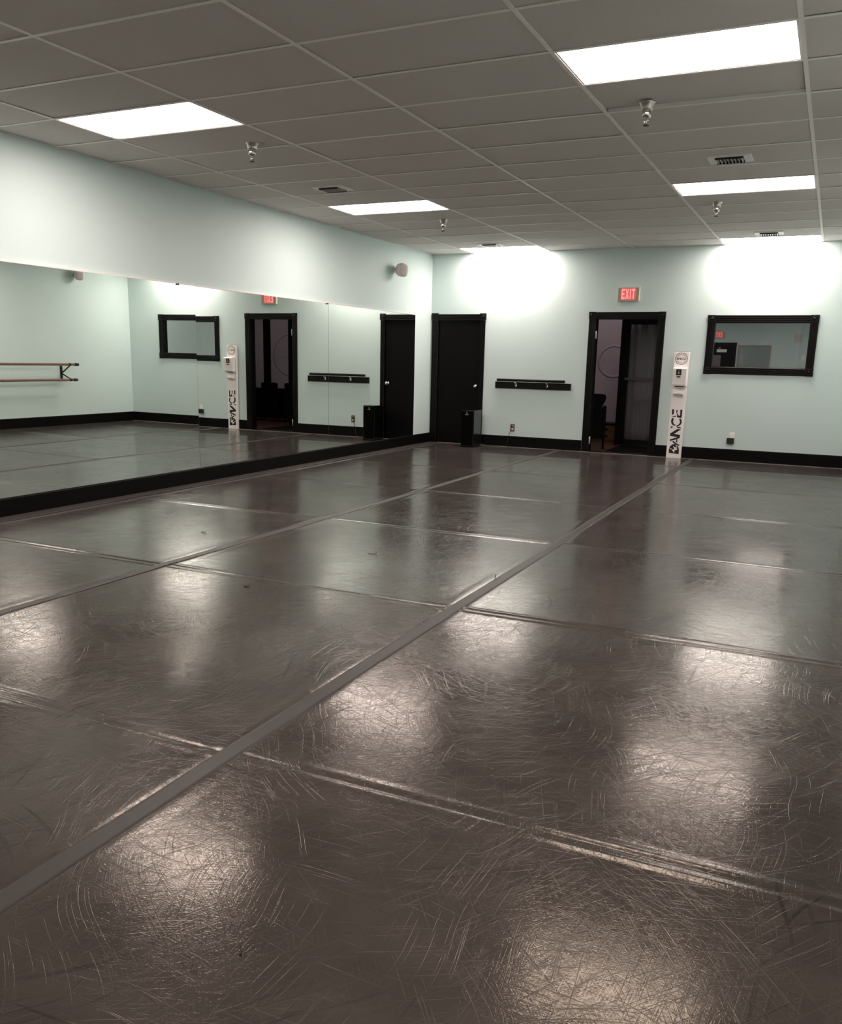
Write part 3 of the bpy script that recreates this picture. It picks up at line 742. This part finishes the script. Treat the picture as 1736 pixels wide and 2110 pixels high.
ld = bpy.data.lights.new('lobby_fill', 'AREA'); ld.energy = 6; ld.size = 1.2; ld.color = (1, .88, .86)  # added fill light that brightens the lobby; no fixture stands for it
lo = bpy.data.objects.new('lobby_fill', ld); COL.objects.link(lo); lo.location = (2.1, 2.0, 2.70)
lo2 = bpy.data.objects.new('lobby_fill', ld.copy()); lo2.data.energy = 5; COL.objects.link(lo2); lo2.location = (5.0, 1.6, 2.70)  # second added fill, for the dark part behind the entrance door
# waiting chairs
def chair(loc, rz, label, scale=1):
    root = empty('lobby_chair', loc, label=label, cat='chair', group='black chairs in the lobby'); root.rotation_euler = (0, 0, rz); root.scale = (scale,)*3
    def P(mb, n, m, **k): o = mb.build(n, m, **k); o.parent = root; return o
    back = [(-.215, .80), (-.205, .835), (-.17, .85), (0, .855), (.17, .85), (.205, .835), (.215, .80), (.205, .74), (.165, .67), (.16, .645), (.232, .63), (.232, .16), (-.232, .16), (-.232, .63), (-.16, .645), (-.165, .67), (-.205, .74)]
    P(MB().prism(back, .19, .235, 'y'), 'backrest', m_chair, bevel=.012)
    P(MB().box(-.23, .23, -.23, .23, .42, .49), 'seat', m_chair, bevel=.02)
    for s in (-1, 1):
        P(MB().prism([(.19, .16), (.19, .66), (-.17, .66), (-.21, .61), (-.22, .16)], s*.205-.028, s*.205+.028, 'x'), 'armrest', m_chair, bevel=.01)
        for t in (-1, 1): P(MB().tube([(s*.20, t*.20, .43), (s*.215, t*.215, 0)], [.018, .013], 8), 'leg', m_chair)
    return root
chair((2.475, .75, -.002), math.pi+.25, 'black chair just inside the doorway, its backrest seen against the lilac wall')
chair((3.93, 2.1, -.002), math.pi, 'black lobby chair partly seen at the right jamb in the mirror', .93)
chair((4.50, 2.1, -.002), math.pi, 'black lobby chair in the middle of the doorway reflection', .93)
chair((5.10, 2.1, -.002), math.pi, 'black lobby chair partly seen at the left jamb in the mirror', .93)
root = empty('lobby_console', (4.9, LY-.27, -.002), label='low black console table behind the lobby chairs, seen in the mirror', cat='table')
def P(mb, n, m, **k): o = mb.build(n, m, **k); o.parent = root; return o
P(MB().box(-1.0, 1.0, -.18, .18, .60, .64), 'tabletop', m_black, bevel=.003)
P(MB().box(-.97, .97, .10, .13, 0, .60), 'back_panel', m_black)
for s in (-1, 1): P(MB().box(s*.97-.02, s*.97+.02, -.16, .16, 0, .60), 'leg', m_black)

# ------------------------------------------------------------------ small things lying on the floor
zf = .004
def debris(pts, r, label, name='hair_pin'):
    tag(MB().tube(pts, r, 6).build(name, m_debris), label, 'debris')
debris([(3.150, -7.740, zf+.006), (3.160, -7.748, zf+.002), (3.185, -7.752, zf+.002), (3.210, -7.742, zf+.003), (3.216, -7.728, zf+.012)], .0022, 'dark curved hair pin on the middle vinyl sheet', 'hair_pin')
debris([(2.955, -8.855, zf+.003), (2.975, -8.862, zf+.003), (2.992, -8.850, zf+.005), (2.986, -8.842, zf+.009)], .003, 'small dark twist of debris nearer the camera than the hair pin', 'floor_scrap')
debris([(1.735, -7.755, zf+.002), (1.755, -7.762, zf+.004), (1.778, -7.752, zf+.003)], .003, 'small dark scrap on the vinyl sheet next to the mirror', 'floor_scrap')
debris([(4.832, -11.362, zf+.002), (4.842, -11.374, zf+.003), (4.850, -11.388, zf+.002)], .0020, 'tiny dark splinter on the floor close to the camera', 'splinter')
debris([(4.158, -7.955, zf), (4.160, -7.955, zf+.028)], .0022, 'small dark nail sticking up at the edge of the middle floor tape', 'nail')

# small pieces that belong to a part sit one level deeper (same local frame as that part)
SUB = {'window_mark': 'level_window', 'window_tick': 'level_window', 'badge_lettering': 'front_grille', 'dancer_emblem': 'letter',
       'deflector': 'frame_arms', 'seal_lettering': 'seal_disc', 'seal_small_print': 'seal_disc', 'drawer_pull': 'drawer_front', 'letter': 'halo_panel', 'vent_lip': 'vent_frame'}
for o in list(bpy.data.objects):
    k = o.name.split('.')[0]; p_ = o.parent
    if p_ is None or k not in SUB: continue
    if k == 'letter' and not p_.name.startswith('exit_sign'): continue
    sib = [c for c in p_.children if c.name.split('.')[0] == SUB[k]]
    if not sib: continue
    q = sib[0]
    if k == 'drawer_pull': q = min(sib, key=lambda c: abs(sum(v.co.z for v in c.data.vertices)/len(c.data.vertices) - sum(v.co.z for v in o.data.vertices)/len(o.data.vertices)))
    o.parent = q; o.matrix_parent_inverse = Matrix(); o.location = (0, 0, 0)
